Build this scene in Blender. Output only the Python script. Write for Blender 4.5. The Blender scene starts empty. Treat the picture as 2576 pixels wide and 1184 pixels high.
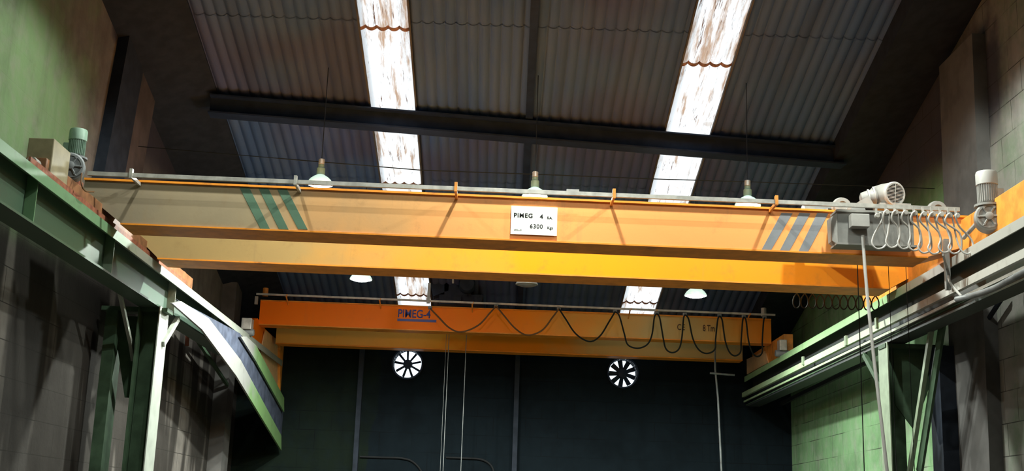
import bpy, bmesh, math, random
from mathutils import Vector, Matrix
random.seed(4)
S = bpy.context.scene
C = S.collection
# ------------------------------------------------------------------ camera
CAM = Vector((0, 0, 1.6)); F = 3061.85; YAW, PITCH, ROLL = .0101, .2329, .0337
cy_, sy_ = math.cos(YAW), math.sin(YAW); cp_, sp_ = math.cos(PITCH), math.sin(PITCH)
FW = Vector((sy_*cp_, cy_*cp_, sp_)); rt = Vector((cy_, -sy_, 0)); up = rt.cross(FW)
RT = rt*math.cos(ROLL) + up*math.sin(ROLL); UP = -rt*math.sin(ROLL) + up*math.cos(ROLL)
cam = bpy.data.cameras.new('camera'); cam.sensor_width = 36; cam.lens = F/2576*36; cam.clip_end = 200
co = bpy.data.objects.new('camera', cam); C.objects.link(co)
co.matrix_world = Matrix(((RT.x, UP.x, -FW.x, CAM.x), (RT.y, UP.y, -FW.y, CAM.y), (RT.z, UP.z, -FW.z, CAM.z), (0, 0, 0, 1)))
S.camera = co
# ------------------------------------------------------------------ sky, exposure
w = bpy.data.worlds.new('sky'); S.world = w; w.use_nodes = True
w.node_tree.nodes['Background'].inputs[0].default_value = (.78, .9, 1, 1)
w.node_tree.nodes['Background'].inputs[1].default_value = 1.7
S.view_settings.view_transform = 'Standard'; S.view_settings.look = 'None'
S.view_settings.exposure = 0; S.view_settings.gamma = 1; S.view_settings.use_curve_mapping = False
LAMP_W = 330            # watts of each lit high-bay lamp
LAMP_C = (.93, 1, .93)
# survey helper: a sight line from the photographer's spot, met with a real plane of the hall
def _ray(px, py): return FW + RT*((px-1288)/F) - UP*((py-592)/F)
def onX(px, py, x): d = _ray(px, py); return CAM + d*(x/d.x)
def onY(px, py, y): d = _ray(px, py); return CAM + d*(y/d.y)
RZ, RS = 11.5592, .2606
def roofz(y): return RZ - RS*y
# ------------------------------------------------------------------ materials
def nmat(name):
    m = bpy.data.materials.new(name); m.use_nodes = True; nt = m.node_tree
    return m, nt, nt.nodes['Principled BSDF']
def N(nt, t, **k):
    n = nt.nodes.new(t)
    for a, b in k.items(): setattr(n, a, b)
    return n
def mixc(nt, fac, a, b, mode='MIX'):
    n = N(nt, 'ShaderNodeMix', data_type='RGBA', blend_type=mode)
    for i, v in ((0, fac), (6, a), (7, b)):
        if isinstance(v, bpy.types.NodeSocket): nt.links.new(v, n.inputs[i])
        elif i == 0: n.inputs[0].default_value = v
        else: n.inputs[i].default_value = (*v, 1)
    return n.outputs[2]
def mrange(nt, v, a, b, c=0, d=1):
    n = N(nt, 'ShaderNodeMapRange', interpolation_type='SMOOTHSTEP'); nt.links.new(v, n.inputs[0])
    for i, x in enumerate((a, b, c, d)): n.inputs[i+1].default_value = x
    return n.outputs[0]
def math_(nt, op, a, b=0.):
    n = N(nt, 'ShaderNodeMath', operation=op)
    for i, v in enumerate((a, b)):
        if isinstance(v, bpy.types.NodeSocket): nt.links.new(v, n.inputs[i])
        else: n.inputs[i].default_value = v
    return n.outputs[0]
def pos(nt):
    g = N(nt, 'ShaderNodeNewGeometry'); s = N(nt, 'ShaderNodeSeparateXYZ'); nt.links.new(g.outputs['Position'], s.inputs[0])
    return g.outputs['Position'], s.outputs
def noise(nt, vec, scale, detail=4, stretch=None, rough=.55):
    if stretch:
        mp = N(nt, 'ShaderNodeMapping'); mp.inputs['Scale'].default_value = stretch; nt.links.new(vec, mp.inputs[0]); vec = mp.outputs[0]
    n = N(nt, 'ShaderNodeTexNoise'); n.inputs['Scale'].default_value = scale; n.inputs['Detail'].default_value = detail
    n.inputs['Roughness'].default_value = rough
    nt.links.new(vec, n.inputs['Vector']); return n.outputs['Fac']
def bump(nt, bs, h, s=.3, d=.01):
    b = N(nt, 'ShaderNodeBump'); b.inputs['Strength'].default_value = s; b.inputs['Distance'].default_value = d
    nt.links.new(h, b.inputs['Height']); nt.links.new(b.outputs[0], bs.inputs['Normal'])
def plain(name, col, rough=.5, metal=0., var=.12, sc=6, dirt=None):
    m, nt, bs = nmat(name); p, s = pos(nt)
    a = noise(nt, p, sc); c = mixc(nt, mrange(nt, a, .3, .7), tuple(x*(1-var) for x in col), tuple(min(1, x*(1+var)) for x in col))
    if dirt:
        a2 = noise(nt, p, 2.2, 8, rough=.7); c = mixc(nt, mrange(nt, a2, .56, .72, 0, .8), c, dirt)
    nt.links.new(c, bs.inputs['Base Color']); bs.inputs['Roughness'].default_value = rough; bs.inputs['Metallic'].default_value = metal; bs.inputs['Specular IOR Level'].default_value = .15 if max(col) < .12 else .4
    bump(nt, bs, noise(nt, p, 60, 2), .12, .004)
    return m
def glow(name, col, s):
    m, nt, bs = nmat(name); bs.inputs['Base Color'].default_value = (*col, 1)
    bs.inputs['Emission Color'].default_value = (*col, 1); bs.inputs['Emission Strength'].default_value = s
    return m
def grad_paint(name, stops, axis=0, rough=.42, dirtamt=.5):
    """weathered enamel whose colour drifts along the hall (lamp glare and tint put into the colour)"""
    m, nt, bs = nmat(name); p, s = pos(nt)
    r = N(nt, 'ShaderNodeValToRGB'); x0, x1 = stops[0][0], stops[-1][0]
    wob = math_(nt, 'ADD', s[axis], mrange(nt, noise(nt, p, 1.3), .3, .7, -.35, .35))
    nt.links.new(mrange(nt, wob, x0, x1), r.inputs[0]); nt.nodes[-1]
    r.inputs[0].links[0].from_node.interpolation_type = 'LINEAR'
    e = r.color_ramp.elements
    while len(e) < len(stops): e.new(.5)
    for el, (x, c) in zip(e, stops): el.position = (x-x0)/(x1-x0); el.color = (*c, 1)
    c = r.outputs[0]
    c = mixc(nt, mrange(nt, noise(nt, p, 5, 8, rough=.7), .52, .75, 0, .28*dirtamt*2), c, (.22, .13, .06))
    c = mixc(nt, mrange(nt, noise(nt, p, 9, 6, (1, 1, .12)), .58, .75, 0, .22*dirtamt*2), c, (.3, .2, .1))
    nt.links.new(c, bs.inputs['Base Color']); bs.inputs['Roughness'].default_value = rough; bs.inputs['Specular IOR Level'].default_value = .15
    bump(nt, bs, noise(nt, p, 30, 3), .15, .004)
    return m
TAN = (.40, .30, .155); ORG = (.88, .31, .035); ORG2 = (.9, .36, .05); VIV = (1., .20, .001)
M = {}
M['crane1'] = grad_paint('glare_washed_orange_enamel', [(-4.4, (.24, .20, .145)), (-2.6, (.38, .29, .17)), (-1.2, (.72, .36, .13)), (-.2, (.92, .36, .11)), (2.5, (.92, .36, .11)), (5.2, (.92, .38, .12))])  # tan left end is lamp glare painted into the girder colour
M['crane1b'] = grad_paint('glare_washed_orange_enamel_rear', [(-4.4, (.36, .25, .11)), (-2.6, (.46, .31, .12)), (-1.2, (.72, .34, .06)), (.3, (.95, .34, .004)), (2.5, (.92, .30, .01)), (5.2, (.88, .30, .03))])
M['crane2'] = grad_paint('light_tinted_orange_enamel', [(-4.5, VIV), (-1.2, VIV), (.6, (.88, .25, .005)), (1.8, (.72, .34, .06)), (3.0, (.5, .36, .15)), (4.2, (.6, .28, .05)), (5, (.75, .25, .02))], dirtamt=.15)  # hue shift under the lamps painted along the far girders
M['crane2b'] = grad_paint('light_tinted_orange_enamel_rear', [(-4.5, (.85, .5, .13)), (-2.6, (.8, .44, .1)), (-.9, (.75, .36, .04)), (-.5, (.7, .22, .01)), (1, (.7, .22, .01)), (2, (.55, .33, .11)), (5, (.5, .38, .18))], dirtamt=.15)
M['flange'] = plain('deep_orange_flange_paint', (.80, .27, .02), .5, var=.12, dirt=(.35, .12, .02))
M['carriage_d'] = plain('dark_rusty_steel', (.20, .085, .035), .6, var=.3)
M['carriage'] = plain('orange_steel', (.7, .26, .04), .5, var=.2, dirt=(.12, .04, .02))
M['rust'] = plain('rusty_red_steel', (.22, .07, .035), .7, var=.3, sc=14)
M['tan'] = plain('tan_enamel', (.72, .47, .24), .5, var=.08)
M['cream'] = plain('cream_box', (.24, .20, .115), .55, var=.15)
M['grey'] = plain('warm_grey_enamel', (.25, .24, .22), .5, var=.12, dirt=(.22, .2, .18))
M['lightgrey'] = plain('light_grey_enamel', (.36, .345, .32), .45, var=.08)
M['midgrey'] = plain('mid_grey_enamel', (.19, .185, .17), .5, var=.15)
M['motorgreen'] = plain('green_grey_motor_paint', (.20, .30, .225), .45, var=.15)
M['gearbox'] = plain('dark_grey_cast_iron', (.17, .18, .18), .5, var=.25, dirt=(.06, .05, .05))
M['stripe_g'] = plain('dark_green_stripe', (.085, .16, .10), .5, var=.1)
M['stripe_s'] = plain('slate_stripe', (.20, .205, .215), .5, var=.1)
M['galv'] = plain('galvanised_steel', (.42, .40, .36), .45, .3, var=.2, sc=10)
M['black'] = plain('black_rubber', (.012, .013, .014), .6)
M['cable_l'] = plain('pale_grey_cable', (.40, .38, .35), .5, var=.05)
M['cable_d'] = plain('dark_cable', (.010, .012, .010), .6)
M['cable_r'] = plain('dark_red_cable', (.13, .06, .02), .6)
M['darksteel'] = plain('dark_steel', (.02, .03, .05), .6, var=.3)
M['navy'] = plain('dark_blue_steel', (.018, .03, .06), .5, var=.2)
M['white'] = plain('white_plate', (.86, .86, .80), .35, var=.03)
M['ink'] = plain('black_ink', (.012, .012, .012), .5)
M['inkfaint'] = plain('faint_ink', (.3, .3, .27), .5)
M['blue'] = plain('blue_vinyl', (.05, .07, .30), .4, var=.05)
M['brownink'] = plain('brown_ink', (.10, .05, .03), .4, var=.05)
M['floor'] = plain('concrete_floor', (.085, .07, .058), .8, var=.2, sc=1)
M['alu'] = plain('aluminium_cap', (.5, .5, .47), .4, .4)
M['lens'] = glow('lit_lamp_lens', (.93, 1, .94), 14)
M['glass_shade'] = glow('glowing_ribbed_reflector', (.72, .95, .85), .55)
M['lens_hot'] = glow('glaring_lamp_lens', (1, 1, 1), 60)
M['lens_off'] = plain('unlit_lamp_lens', (.2, .22, .22), .3)
# painted runway steel: mint green with greyer lengths
def steel_green(name, g, a, ax=1, y0=10, y1=14):
    m, nt, bs = nmat(name); p, s = pos(nt)
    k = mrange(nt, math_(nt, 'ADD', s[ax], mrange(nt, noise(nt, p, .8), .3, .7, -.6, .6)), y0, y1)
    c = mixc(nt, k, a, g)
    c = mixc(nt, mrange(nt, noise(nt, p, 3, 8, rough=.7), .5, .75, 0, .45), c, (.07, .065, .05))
    nt.links.new(c, bs.inputs['Base Color']); bs.inputs['Roughness'].default_value = .5
    bump(nt, bs, noise(nt, p, 40, 2), .12, .004)
    return m
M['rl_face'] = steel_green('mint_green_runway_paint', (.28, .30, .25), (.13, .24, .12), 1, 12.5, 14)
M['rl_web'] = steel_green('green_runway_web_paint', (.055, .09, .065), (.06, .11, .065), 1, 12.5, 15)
M['rk_face'] = steel_green('mint_and_grey_ghost_beam_paint', (.15, .27, .10), (.23, .23, .215), 1, 19.5, 20.5)
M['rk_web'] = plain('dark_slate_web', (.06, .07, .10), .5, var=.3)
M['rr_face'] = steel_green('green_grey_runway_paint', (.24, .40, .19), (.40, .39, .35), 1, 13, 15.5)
M['rr_web'] = steel_green('shaded_green_web', (.025, .03, .03), (.05, .065, .05), 1, 12, 15)  # shadow below the right top flange put into a darker web colour
M['rr_pale'] = steel_green('pale_green_flange_paint', (.33, .46, .26), (.50, .49, .44), 1, 13, 16)
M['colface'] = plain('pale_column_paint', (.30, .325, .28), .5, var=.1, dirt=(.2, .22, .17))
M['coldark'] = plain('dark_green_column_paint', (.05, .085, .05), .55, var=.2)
M['colR'] = plain('olive_column_paint', (.20, .25, .17), .55, var=.15)

def wall_mat(name, side):
    m, nt, bs = nmat(name); p, s = pos(nt)
    cb = N(nt, 'ShaderNodeCombineXYZ'); nt.links.new(s[0 if side == 'b' else 1], cb.inputs[0]); nt.links.new(s[2], cb.inputs[1])
    br = N(nt, 'ShaderNodeTexBrick'); nt.links.new(cb.outputs[0], br.inputs[0])
    br.inputs['Scale'].default_value = 1; br.inputs['Brick Width'].default_value = .62; br.inputs['Row Height'].default_value = .36
    br.inputs['Mortar Size'].default_value = .006; br.inputs['Mortar Smooth'].default_value = .2
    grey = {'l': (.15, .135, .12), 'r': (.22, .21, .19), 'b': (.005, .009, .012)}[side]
    green = {'l': (.13, .20, .095), 'r': (.17, .31, .15), 'b': (.007, .012, .008)}[side]  # green on the side walls: lamp colour cast put into the blocks
    wob = mrange(nt, noise(nt, p, .7, 5), .25, .75, -1.1, 1.1)
    yy = math_(nt, 'ADD', s[1], wob); zz = math_(nt, 'ADD', s[2], wob)
    if side == 'l': k = math_(nt, 'MULTIPLY', mrange(nt, yy, 14.2, 12.6), mrange(nt, s[2], 4.1, 4.5))
    elif side == 'r': k = math_(nt, 'MULTIPLY', mrange(nt, yy, 14.4, 15.6), mrange(nt, s[2], 6.7, 6.1))
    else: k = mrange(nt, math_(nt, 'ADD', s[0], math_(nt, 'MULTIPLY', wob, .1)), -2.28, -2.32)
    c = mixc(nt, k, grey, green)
    if side == 'b': 
        c = mixc(nt, mrange(nt, s[0], -2.3, -2.28, 0, math.nan if 0 else .75), c, (.03, .055, .09)) if 0 else c
    # large stains and vertical runs
    c = mixc(nt, mrange(nt, noise(nt, p, .9, 8, rough=.65), .42, .66, 0, .6), c, tuple(x*.5 for x in (grey if side == 'b' else green if side == 'r' else grey)))
    c = mixc(nt, mrange(nt, noise(nt, p, 3, 6, (1, 1, .12)), .5, .7, 0, .35), c, tuple(x*.4 for x in grey))
    c = mixc(nt, mrange(nt, noise(nt, p, 5, 6), .4, .8, 0, .35), c, tuple(min(1, x*1.5) for x in grey))
    if side == 'l':   # broken shadows low on the wall, painted in as dark vertical patches
        c = mixc(nt, math_(nt, 'MULTIPLY', mrange(nt, noise(nt, p, 1.5, 3, (1, 1, .16), .45), .44, .52), mrange(nt, s[2], 4.6, 4.2, 0, .85)), c, (.018, .016, .014))
    if side in 'lr':   # darker upper wall towards the far end
        far_dark = math_(nt, 'MULTIPLY', mrange(nt, yy, *((14.9, 15.5) if side == 'l' else (12.6, 14.2))), mrange(nt, s[2], 5.9, 6.6))
        c = mixc(nt, math_(nt, 'MULTIPLY', far_dark, .9), c, (.035, .032, .045))
    mort = math_(nt, 'MULTIPLY', br.outputs['Fac'], .85)
    if side != 'l': mort = math_(nt, 'MULTIPLY', mort, mrange(nt, noise(nt, p, 1.2), .4, .6))
    else: mort = math_(nt, 'MULTIPLY', mort, mrange(nt, s[2], 4.4, 4.0))
    c = mixc(nt, mort, c, (.004, .005, .006) if side == 'b' else (.03, .028, .024))
    nt.links.new(c, bs.inputs['Base Color']); bs.inputs['Roughness'].default_value = .85; bs.inputs['Specular IOR Level'].default_value = .08
    h = math_(nt, 'SUBTRACT', math_(nt, 'MULTIPLY', noise(nt, p, 12, 6), .5), math_(nt, 'MULTIPLY', br.outputs['Fac'], .6))
    bump(nt, bs, h, .5, .02)
    return m
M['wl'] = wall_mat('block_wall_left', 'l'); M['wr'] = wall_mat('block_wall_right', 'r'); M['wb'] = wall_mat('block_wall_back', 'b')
M['pil'] = plain('bare_concrete', (.075, .06, .055), .85, var=.25, sc=2)
M['pilR'] = plain('grey_concrete', (.10, .095, .09), .85, var=.25, sc=2)
M['slate'] = plain('dark_slate_paint', (.02, .025, .035), .8, var=.2)

def roof_mat():
    m, nt, bs = nmat('fibre_cement_sheet'); p, s = pos(nt)
    c = mixc(nt, mrange(nt, noise(nt, p, 2, 5, (1, .2, .2)), .3, .7), (.065, .12, .25), (.09, .14, .25))
    c = mixc(nt, mrange(nt, noise(nt, p, .35, 2), .45, .65, 0, .5), c, (.085, .065, .12))
    c = mixc(nt, mrange(nt, noise(nt, p, 3, 5, (1, .05, .05)), .5, .75, 0, .4), c, (.03, .03, .035))
    nt.links.new(c, bs.inputs['Base Color']); bs.inputs['Roughness'].default_value = .8; bs.inputs['Specular IOR Level'].default_value = .12
    return m
M['roof'] = roof_mat()
def sky_mat(name, dirt):
    m = bpy.data.materials.new(name); m.use_nodes = True; nt = m.node_tree
    nt.nodes.clear(); out = N(nt, 'ShaderNodeOutputMaterial'); p, s = pos(nt)
    c = mixc(nt, mrange(nt, noise(nt, p, 5, 6, (2.2, .22, .22), .65), .50-dirt*.12, .68-dirt*.05), (.98, .93, .88), (.50, .31, .20))
    c = mixc(nt, mrange(nt, noise(nt, p, 9, 5, (3, .18, .18), .7), .60-dirt*.05, .66), c, (.16, .07, .035))
    c = mixc(nt, mrange(nt, noise(nt, p, 3, 4), .6, .75, 0, .5), c, (.55, .35, .22))
    t = N(nt, 'ShaderNodeBsdfTranslucent'); nt.links.new(c, t.inputs[0])
    nt.links.new(t.outputs[0], out.inputs[0]); return m
M['sky0'] = sky_mat('translucent_sheet', 0.); M['sky1'] = sky_mat('stained_translucent_sheet', .75)
M['lap'] = plain('rust_stained_lap', (.30, .16, .11), .8, var=.4, sc=20)
# ------------------------------------------------------------------ mesh builder
class MB:
    def __init__(s): s.bm = bmesh.new()
    def face(s, vs):
        try: s.bm.faces.new(vs)
        except ValueError: pass
    def box(s, c, d, mat=None, bev=0):
        c = Vector(c); vs = []
        for z in (-.5, .5):
            for x, y in ((-.5, -.5), (.5, -.5), (.5, .5), (-.5, .5)):
                v = Vector((x*d[0], y*d[1], z*d[2]));
                if mat: v = mat @ v
                vs.append(s.bm.verts.new(c+v))
        fs = [s.bm.faces.new([vs[i] for i in q]) for q in ((3, 2, 1, 0), (4, 5, 6, 7), (0, 1, 5, 4), (1, 2, 6, 5), (2, 3, 7, 6), (3, 0, 4, 7))]
        if bev:
            es = list({e for f in fs for e in f.edges}); bmesh.ops.bevel(s.bm, geom=es, offset=bev, segments=2, affect='EDGES', profile=.5)
        return s
    def prism(s, poly, vec):
        """polygon of 3-D points pushed along vec"""
        vec = Vector(vec); a = [s.bm.verts.new(Vector(p)) for p in poly]; b = [s.bm.verts.new(Vector(p)+vec) for p in poly]
        n = len(a); s.face(a[::-1]); s.face(b)
        for i in range(n): s.face([a[i], a[(i+1) % n], b[(i+1) % n], b[i]])
        return s
    def tube(s, pts, r, n=8, flat=None):
        pts = [Vector(p) for p in pts]; rings = []; prev = None
        for i, p in enumerate(pts):
            t = (pts[min(i+1, len(pts)-1)]-pts[max(i-1, 0)]).normalized()
            if prev is None:
                u = t.cross(Vector((0, 1, 0)));
                if u.length < .1: u = t.cross(Vector((1, 0, 0)))
            else: u = prev - t*prev.dot(t)
            u.normalize(); prev = u; v = t.cross(u)
            ring = []
            for k in range(n):
                a = 2*math.pi*k/n; ru, rv = (r, r) if not flat else flat
                ring.append(s.bm.verts.new(p+u*math.cos(a)*ru+v*math.sin(a)*rv))
            rings.append(ring)
        for a, b in zip(rings, rings[1:]):
            for k in range(n): s.face([a[k], a[(k+1) % n], b[(k+1) % n], b[k]])
        s.face(rings[0][::-1]); s.face(rings[-1]); return s
    def lathe(s, prof, o, ax=(0, 0, 1), n=32, cap=True):
        o = Vector(o); ax = Vector(ax).normalized(); u = ax.cross(Vector((0, 1, 0)))
        if u.length < .1: u = ax.cross(Vector((1, 0, 0)))
        u.normalize(); v = ax.cross(u); rings = []
        for r, h in prof:
            rings.append([s.bm.verts.new(o+ax*h+(u*math.cos(2*math.pi*k/n)+v*math.sin(2*math.pi*k/n))*max(r, 1e-4)) for k in range(n)])
        for a, b in zip(rings, rings[1:]):
            for k in range(n): s.face([a[k], a[(k+1) % n], b[(k+1) % n], b[k]])
        if cap: s.face(rings[0][::-1]); s.face(rings[-1])
        return s
    def ibar(s, p0, p1, h, b, tf=.015, tw=.012, upv=(0, 0, 1), kind='I'):
        """rolled section from p0 to p1, centre line, web along upv"""
        p0, p1 = Vector(p0), Vector(p1); t = (p1-p0).normalized(); upv = Vector(upv); upv = (upv-t*upv.dot(t)).normalized(); sd = t.cross(upv)
        H, B, W = h/2, b/2, tw/2
        if kind == 'I': poly = [(-B, -H), (B, -H), (B, -H+tf), (W, -H+tf), (W, H-tf), (B, H-tf), (B, H), (-B, H), (-B, H-tf), (-W, H-tf), (-W, -H+tf), (-B, -H+tf)]
        elif kind == 'U': poly = [(-B, -H), (B, -H), (B, -H+tf), (-B+tw, -H+tf), (-B+tw, H-tf), (B, H-tf), (B, H), (-B, H)]
        elif kind == 'L': poly = [(-B, -H), (B, -H), (B, -H+tf), (-B+tf, -H+tf), (-B+tf, H), (-B, H)]
        else: poly = [(-B, -H), (B, -H), (B, H), (-B, H)]
        return s.prism([p0+sd*x+upv*z for x, z in poly], p1-p0)
    def build(s, name, mat, parent=None, smooth=False, kind=None):
        me = bpy.data.meshes.new(name); bm = s.bm
        bmesh.ops.recalc_face_normals(bm, faces=bm.faces)
        if parent:
            r = parent
            while r.parent: r = r.parent
            off = Vector(r.location)
        else:
            xs = [v.co for v in bm.verts]; lo = [min(c[i] for c in xs) for i in range(3)]; hi = [max(c[i] for c in xs) for i in range(3)]
            off = Vector(((lo[0]+hi[0])/2, (lo[1]+hi[1])/2, lo[2]))
        for v in bm.verts: v.co -= off
        bm.to_mesh(me); bm.free(); me.materials.append(M[mat] if isinstance(mat, str) else mat)
        if smooth:
            me.polygons.foreach_set('use_smooth', [True]*len(me.polygons))
        o = bpy.data.objects.new(name, me); C.objects.link(o)
        if parent:
            o.parent = parent
            if parent.parent is None and parent.type == 'MESH': pass
        else: o.location = off
        if smooth:
            md = o.modifiers.new('edges', 'EDGE_SPLIT'); md.split_angle = math.radians(35)
        if kind: o['kind'] = kind
        return o
def thing(name, loc, label, cat, group=None):
    o = bpy.data.objects.new(name, None); C.objects.link(o); o.location = loc; o['label'] = label; o['category'] = cat
    if group: o['group'] = group
    o.empty_display_size = .2
    return o
def tag(o, label, cat, group=None):
    o['label'] = label; o['category'] = cat
    if group: o['group'] = group
    return o
def copy_tree(o, par=None):
    c = o.copy(); C.objects.link(c); c.parent = par
    for ch in [x for x in C.objects if x.parent == o and x != c]: copy_tree(ch, c)
    return c
def spline(P, n=8):
    P = [Vector(p) for p in P]; P = [P[0]*2-P[1]]+P+[P[-1]*2-P[-2]]; out = []
    for i in range(1, len(P)-2):
        a, b, c, d = P[i-1:i+3]
        for k in range(n):
            t = k/n; out.append(.5*((2*b)+(c-a)*t+(2*a-5*b+4*c-d)*t*t+(-a+3*b-3*c+d)*t**3))
    out.append(P[-2]); return out
def text(name, s, size, o, mat, parent, bold=0., xdir=(1, 0, 0), sx=1., space=1.):
    cu = bpy.data.curves.new(name, 'FONT'); cu.body = s; cu.size = 1; cu.extrude = .0; cu.offset = bold; cu.space_character = space
    t = bpy.data.objects.new(name, cu); C.objects.link(t)
    dg = bpy.context.evaluated_depsgraph_get(); dg.update(); me = bpy.data.meshes.new_from_object(t.evaluated_get(dg))
    bpy.data.objects.remove(t)
    xd = Vector(xdir).normalized(); o = Vector(o); bm = bmesh.new(); bm.from_mesh(me); bpy.data.meshes.remove(me)
    r = bmesh.ops.extrude_face_region(bm, geom=bm.faces[:]); vs = [g for g in r['geom'] if isinstance(g, bmesh.types.BMVert)]
    yd = Vector((0, 1, 0))
    top = set(vs)
    for v in bm.verts:
        v.co = o + xd*(v.co.x*size*sx) + Vector((0, 0, 1))*(v.co.y*size) + yd*(.0015 if v in top else 0)
    mb = MB(); mb.bm.free(); mb.bm = bm
    return mb.build(name, mat, parent)

# ================================================================== SETTING
XL, XR, YB, YF = -4.95, 5.75, 23.6, -5
o = MB().box(((XL+XR)/2, (YB+YF)/2, -.1), (XR-XL+.8, YB-YF+.8, .2)).build('floor', 'floor', kind='structure')
for nm, x, mt in (('wall_left', XL-.2, 'wl'), ('wall_right', XR+.2, 'wr')):
    MB().prism([(x-.2, YF, 0), (x-.2, YB+.4, 0), (x-.2, YB+.4, roofz(YB+.4)+.1), (x-.2, YF, roofz(YF)+.1)], (.4, 0, 0)).build(nm, mt, kind='structure')
MB().box(((XL+XR)/2, YF-.2, 6.6), (XR-XL+.8, .4, 13.2)).build('wall_front', 'pil', kind='structure')
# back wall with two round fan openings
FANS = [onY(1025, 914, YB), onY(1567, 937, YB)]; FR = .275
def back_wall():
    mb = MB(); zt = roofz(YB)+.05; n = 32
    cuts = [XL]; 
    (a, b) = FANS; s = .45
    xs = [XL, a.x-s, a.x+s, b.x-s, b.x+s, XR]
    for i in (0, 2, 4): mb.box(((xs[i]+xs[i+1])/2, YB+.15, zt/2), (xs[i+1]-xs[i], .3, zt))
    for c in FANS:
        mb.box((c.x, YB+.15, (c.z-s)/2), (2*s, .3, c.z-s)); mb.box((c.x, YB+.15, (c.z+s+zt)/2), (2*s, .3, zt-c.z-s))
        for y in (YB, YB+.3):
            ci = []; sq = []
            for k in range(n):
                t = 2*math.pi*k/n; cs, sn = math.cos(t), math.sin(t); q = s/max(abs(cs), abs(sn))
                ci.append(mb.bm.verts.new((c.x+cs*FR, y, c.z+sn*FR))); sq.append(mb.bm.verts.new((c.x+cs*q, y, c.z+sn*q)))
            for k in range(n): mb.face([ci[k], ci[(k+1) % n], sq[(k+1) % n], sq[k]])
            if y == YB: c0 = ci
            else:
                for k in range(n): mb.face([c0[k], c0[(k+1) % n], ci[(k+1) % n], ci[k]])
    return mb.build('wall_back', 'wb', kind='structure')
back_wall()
# roof of corrugated sheets falling towards the back, two strips of translucent sheets
PIT = .146
STR = [(-1.90, -1.25), (2.32, 3.0)]
def corr(x0, x1, y0, y1, dz=0., th=.006):
    mb = MB(); n = max(2, int((x1-x0)/PIT*12)); top = []; 
    def z(x): return dz - .042*abs(math.cos(math.pi*x/PIT))**.7 + .03
    rows = []
    for y in (y0, y1): rows.append([mb.bm.verts.new((x0+(x1-x0)*i/n, y, roofz(y)+z(x0+(x1-x0)*i/n))) for i in range(n+1)])
    rows2 = []
    for y in (y0, y1): rows2.append([mb.bm.verts.new((x0+(x1-x0)*i/n, y, roofz(y)+th+z(x0+(x1-x0)*i/n))) for i in range(n+1)])
    for i in range(n):
        mb.face([rows[0][i], rows[0][i+1], rows[1][i+1], rows[1][i]])
        if th: mb.face([rows2[0][i], rows2[0][i+1], rows2[1][i+1], rows2[1][i]])
    return mb
mb = MB(); mb.bm.free(); mb.bm = bmesh.new()
def add_into(dst, src):
    me = bpy.data.meshes.new('tmp'); src.bm.to_mesh(me); src.bm.free(); dst.bm.from_mesh(me); bpy.data.meshes.remove(me)
E_L, E_R = XL-.3, XR+.3
SEAM = [13.0, 14.62, 17.0, 18.45, 20.6, 22.42, YB+.45]
for a, b in ((E_L, STR[0][0]), (STR[0][1], STR[1][0]), (STR[1][1], E_R)):
    add_into(mb, corr(a, b, YF-.4, 13.0))
    for y0, y1 in zip(SEAM, SEAM[1:]): add_into(mb, corr(a, b, y0-.12, y1, dz=.0 if SEAM.index(y0) % 2 else .009))
for a, b in STR: add_into(mb, corr(a, b, YF-.4, 11.5))
mb.build('ceiling', 'roof', kind='structure')
k = 1
LS = {0: [11.5, 14.62, 16.9, 18.45, 20.4, 22.42, YB+.45], 1: [11.5, 15.12, 17.3, 18.80, 20.6, 22.40, YB+.45]}
for si, (a, b) in enumerate(STR):
    for j, (y0, y1) in enumerate(zip(LS[si], LS[si][1:])):
        dirty = 'sky1' if (si == 0 and j in (0, 4)) or (si == 1 and j in (0,)) else 'sky0'
        w_ = corr(a+.004, b-.004, y0-.002, y1-.002, dz=0, th=0).build('window_%d' % k, dirty, kind='structure'); k += 1
        w_['label'] = 'translucent corrugated roof panel'
        if j in (1, 3, 5):   # rust-stained lap where two sheets overlap
            lp = corr(a+.004, b-.004, y0-.02, y0+.05, dz=-.004, th=0).build('trim_%d' % k, 'lap', kind='structure')
    # narrow steel edge flashing of the strip
    for e, x in (('l', a), ('r', b)):
        MB().prism([(x-.012, 11.5, roofz(11.5)-.035), (x+.012, 11.5, roofz(11.5)-.035), (x+.012, 11.5, roofz(11.5)+.05), (x-.012, 11.5, roofz(11.5)+.05)], (0, YB-11.5, -RS*(YB-11.5))).build('trim_%d' % (20+2*si+(e == 'r')), 'pilR', kind='structure')
# dark eave beams along the tops of the side walls
for nm, x0, x1 in (('trim_30', XL, -4.02), ('trim_31', 4.80, XR)):
    MB().prism([(x0, YF, roofz(YF)-.30), (x1, YF, roofz(YF)-.02), (x1, YF, roofz(YF)-.02+.03), (x0, YF, roofz(YF)+.01)], (0, YB-YF, -RS*(YB-YF))).build(nm, 'slate', kind='structure')
# transverse roof beam
def by(x): return 16.48+.08*x
def bz(x): return roofz(by(x))
mb = MB(); p0 = Vector((-4.1, by(-4.1), bz(-4.1)-.22)); p1 = Vector((4.95, by(4.95), bz(4.95)-.22))
mb.ibar(p0, p1, .27, .26, .022, .02, (0, 0, 1))
tag(mb.build('roof_beam', 'navy'), 'long dark steel beam crossing under the corrugated roof from wall to wall', 'beam')
x0 = .36
mb = MB(); mb.ibar((.3, 11.5, roofz(11.5)-.048), (.43, YB, roofz(YB)-.048), .07, .10, .012, .012)
tag(mb.build('ridge_purlin', 'navy'), 'dark steel purlin running down the middle of the roof between the skylight strips', 'beam')
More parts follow.
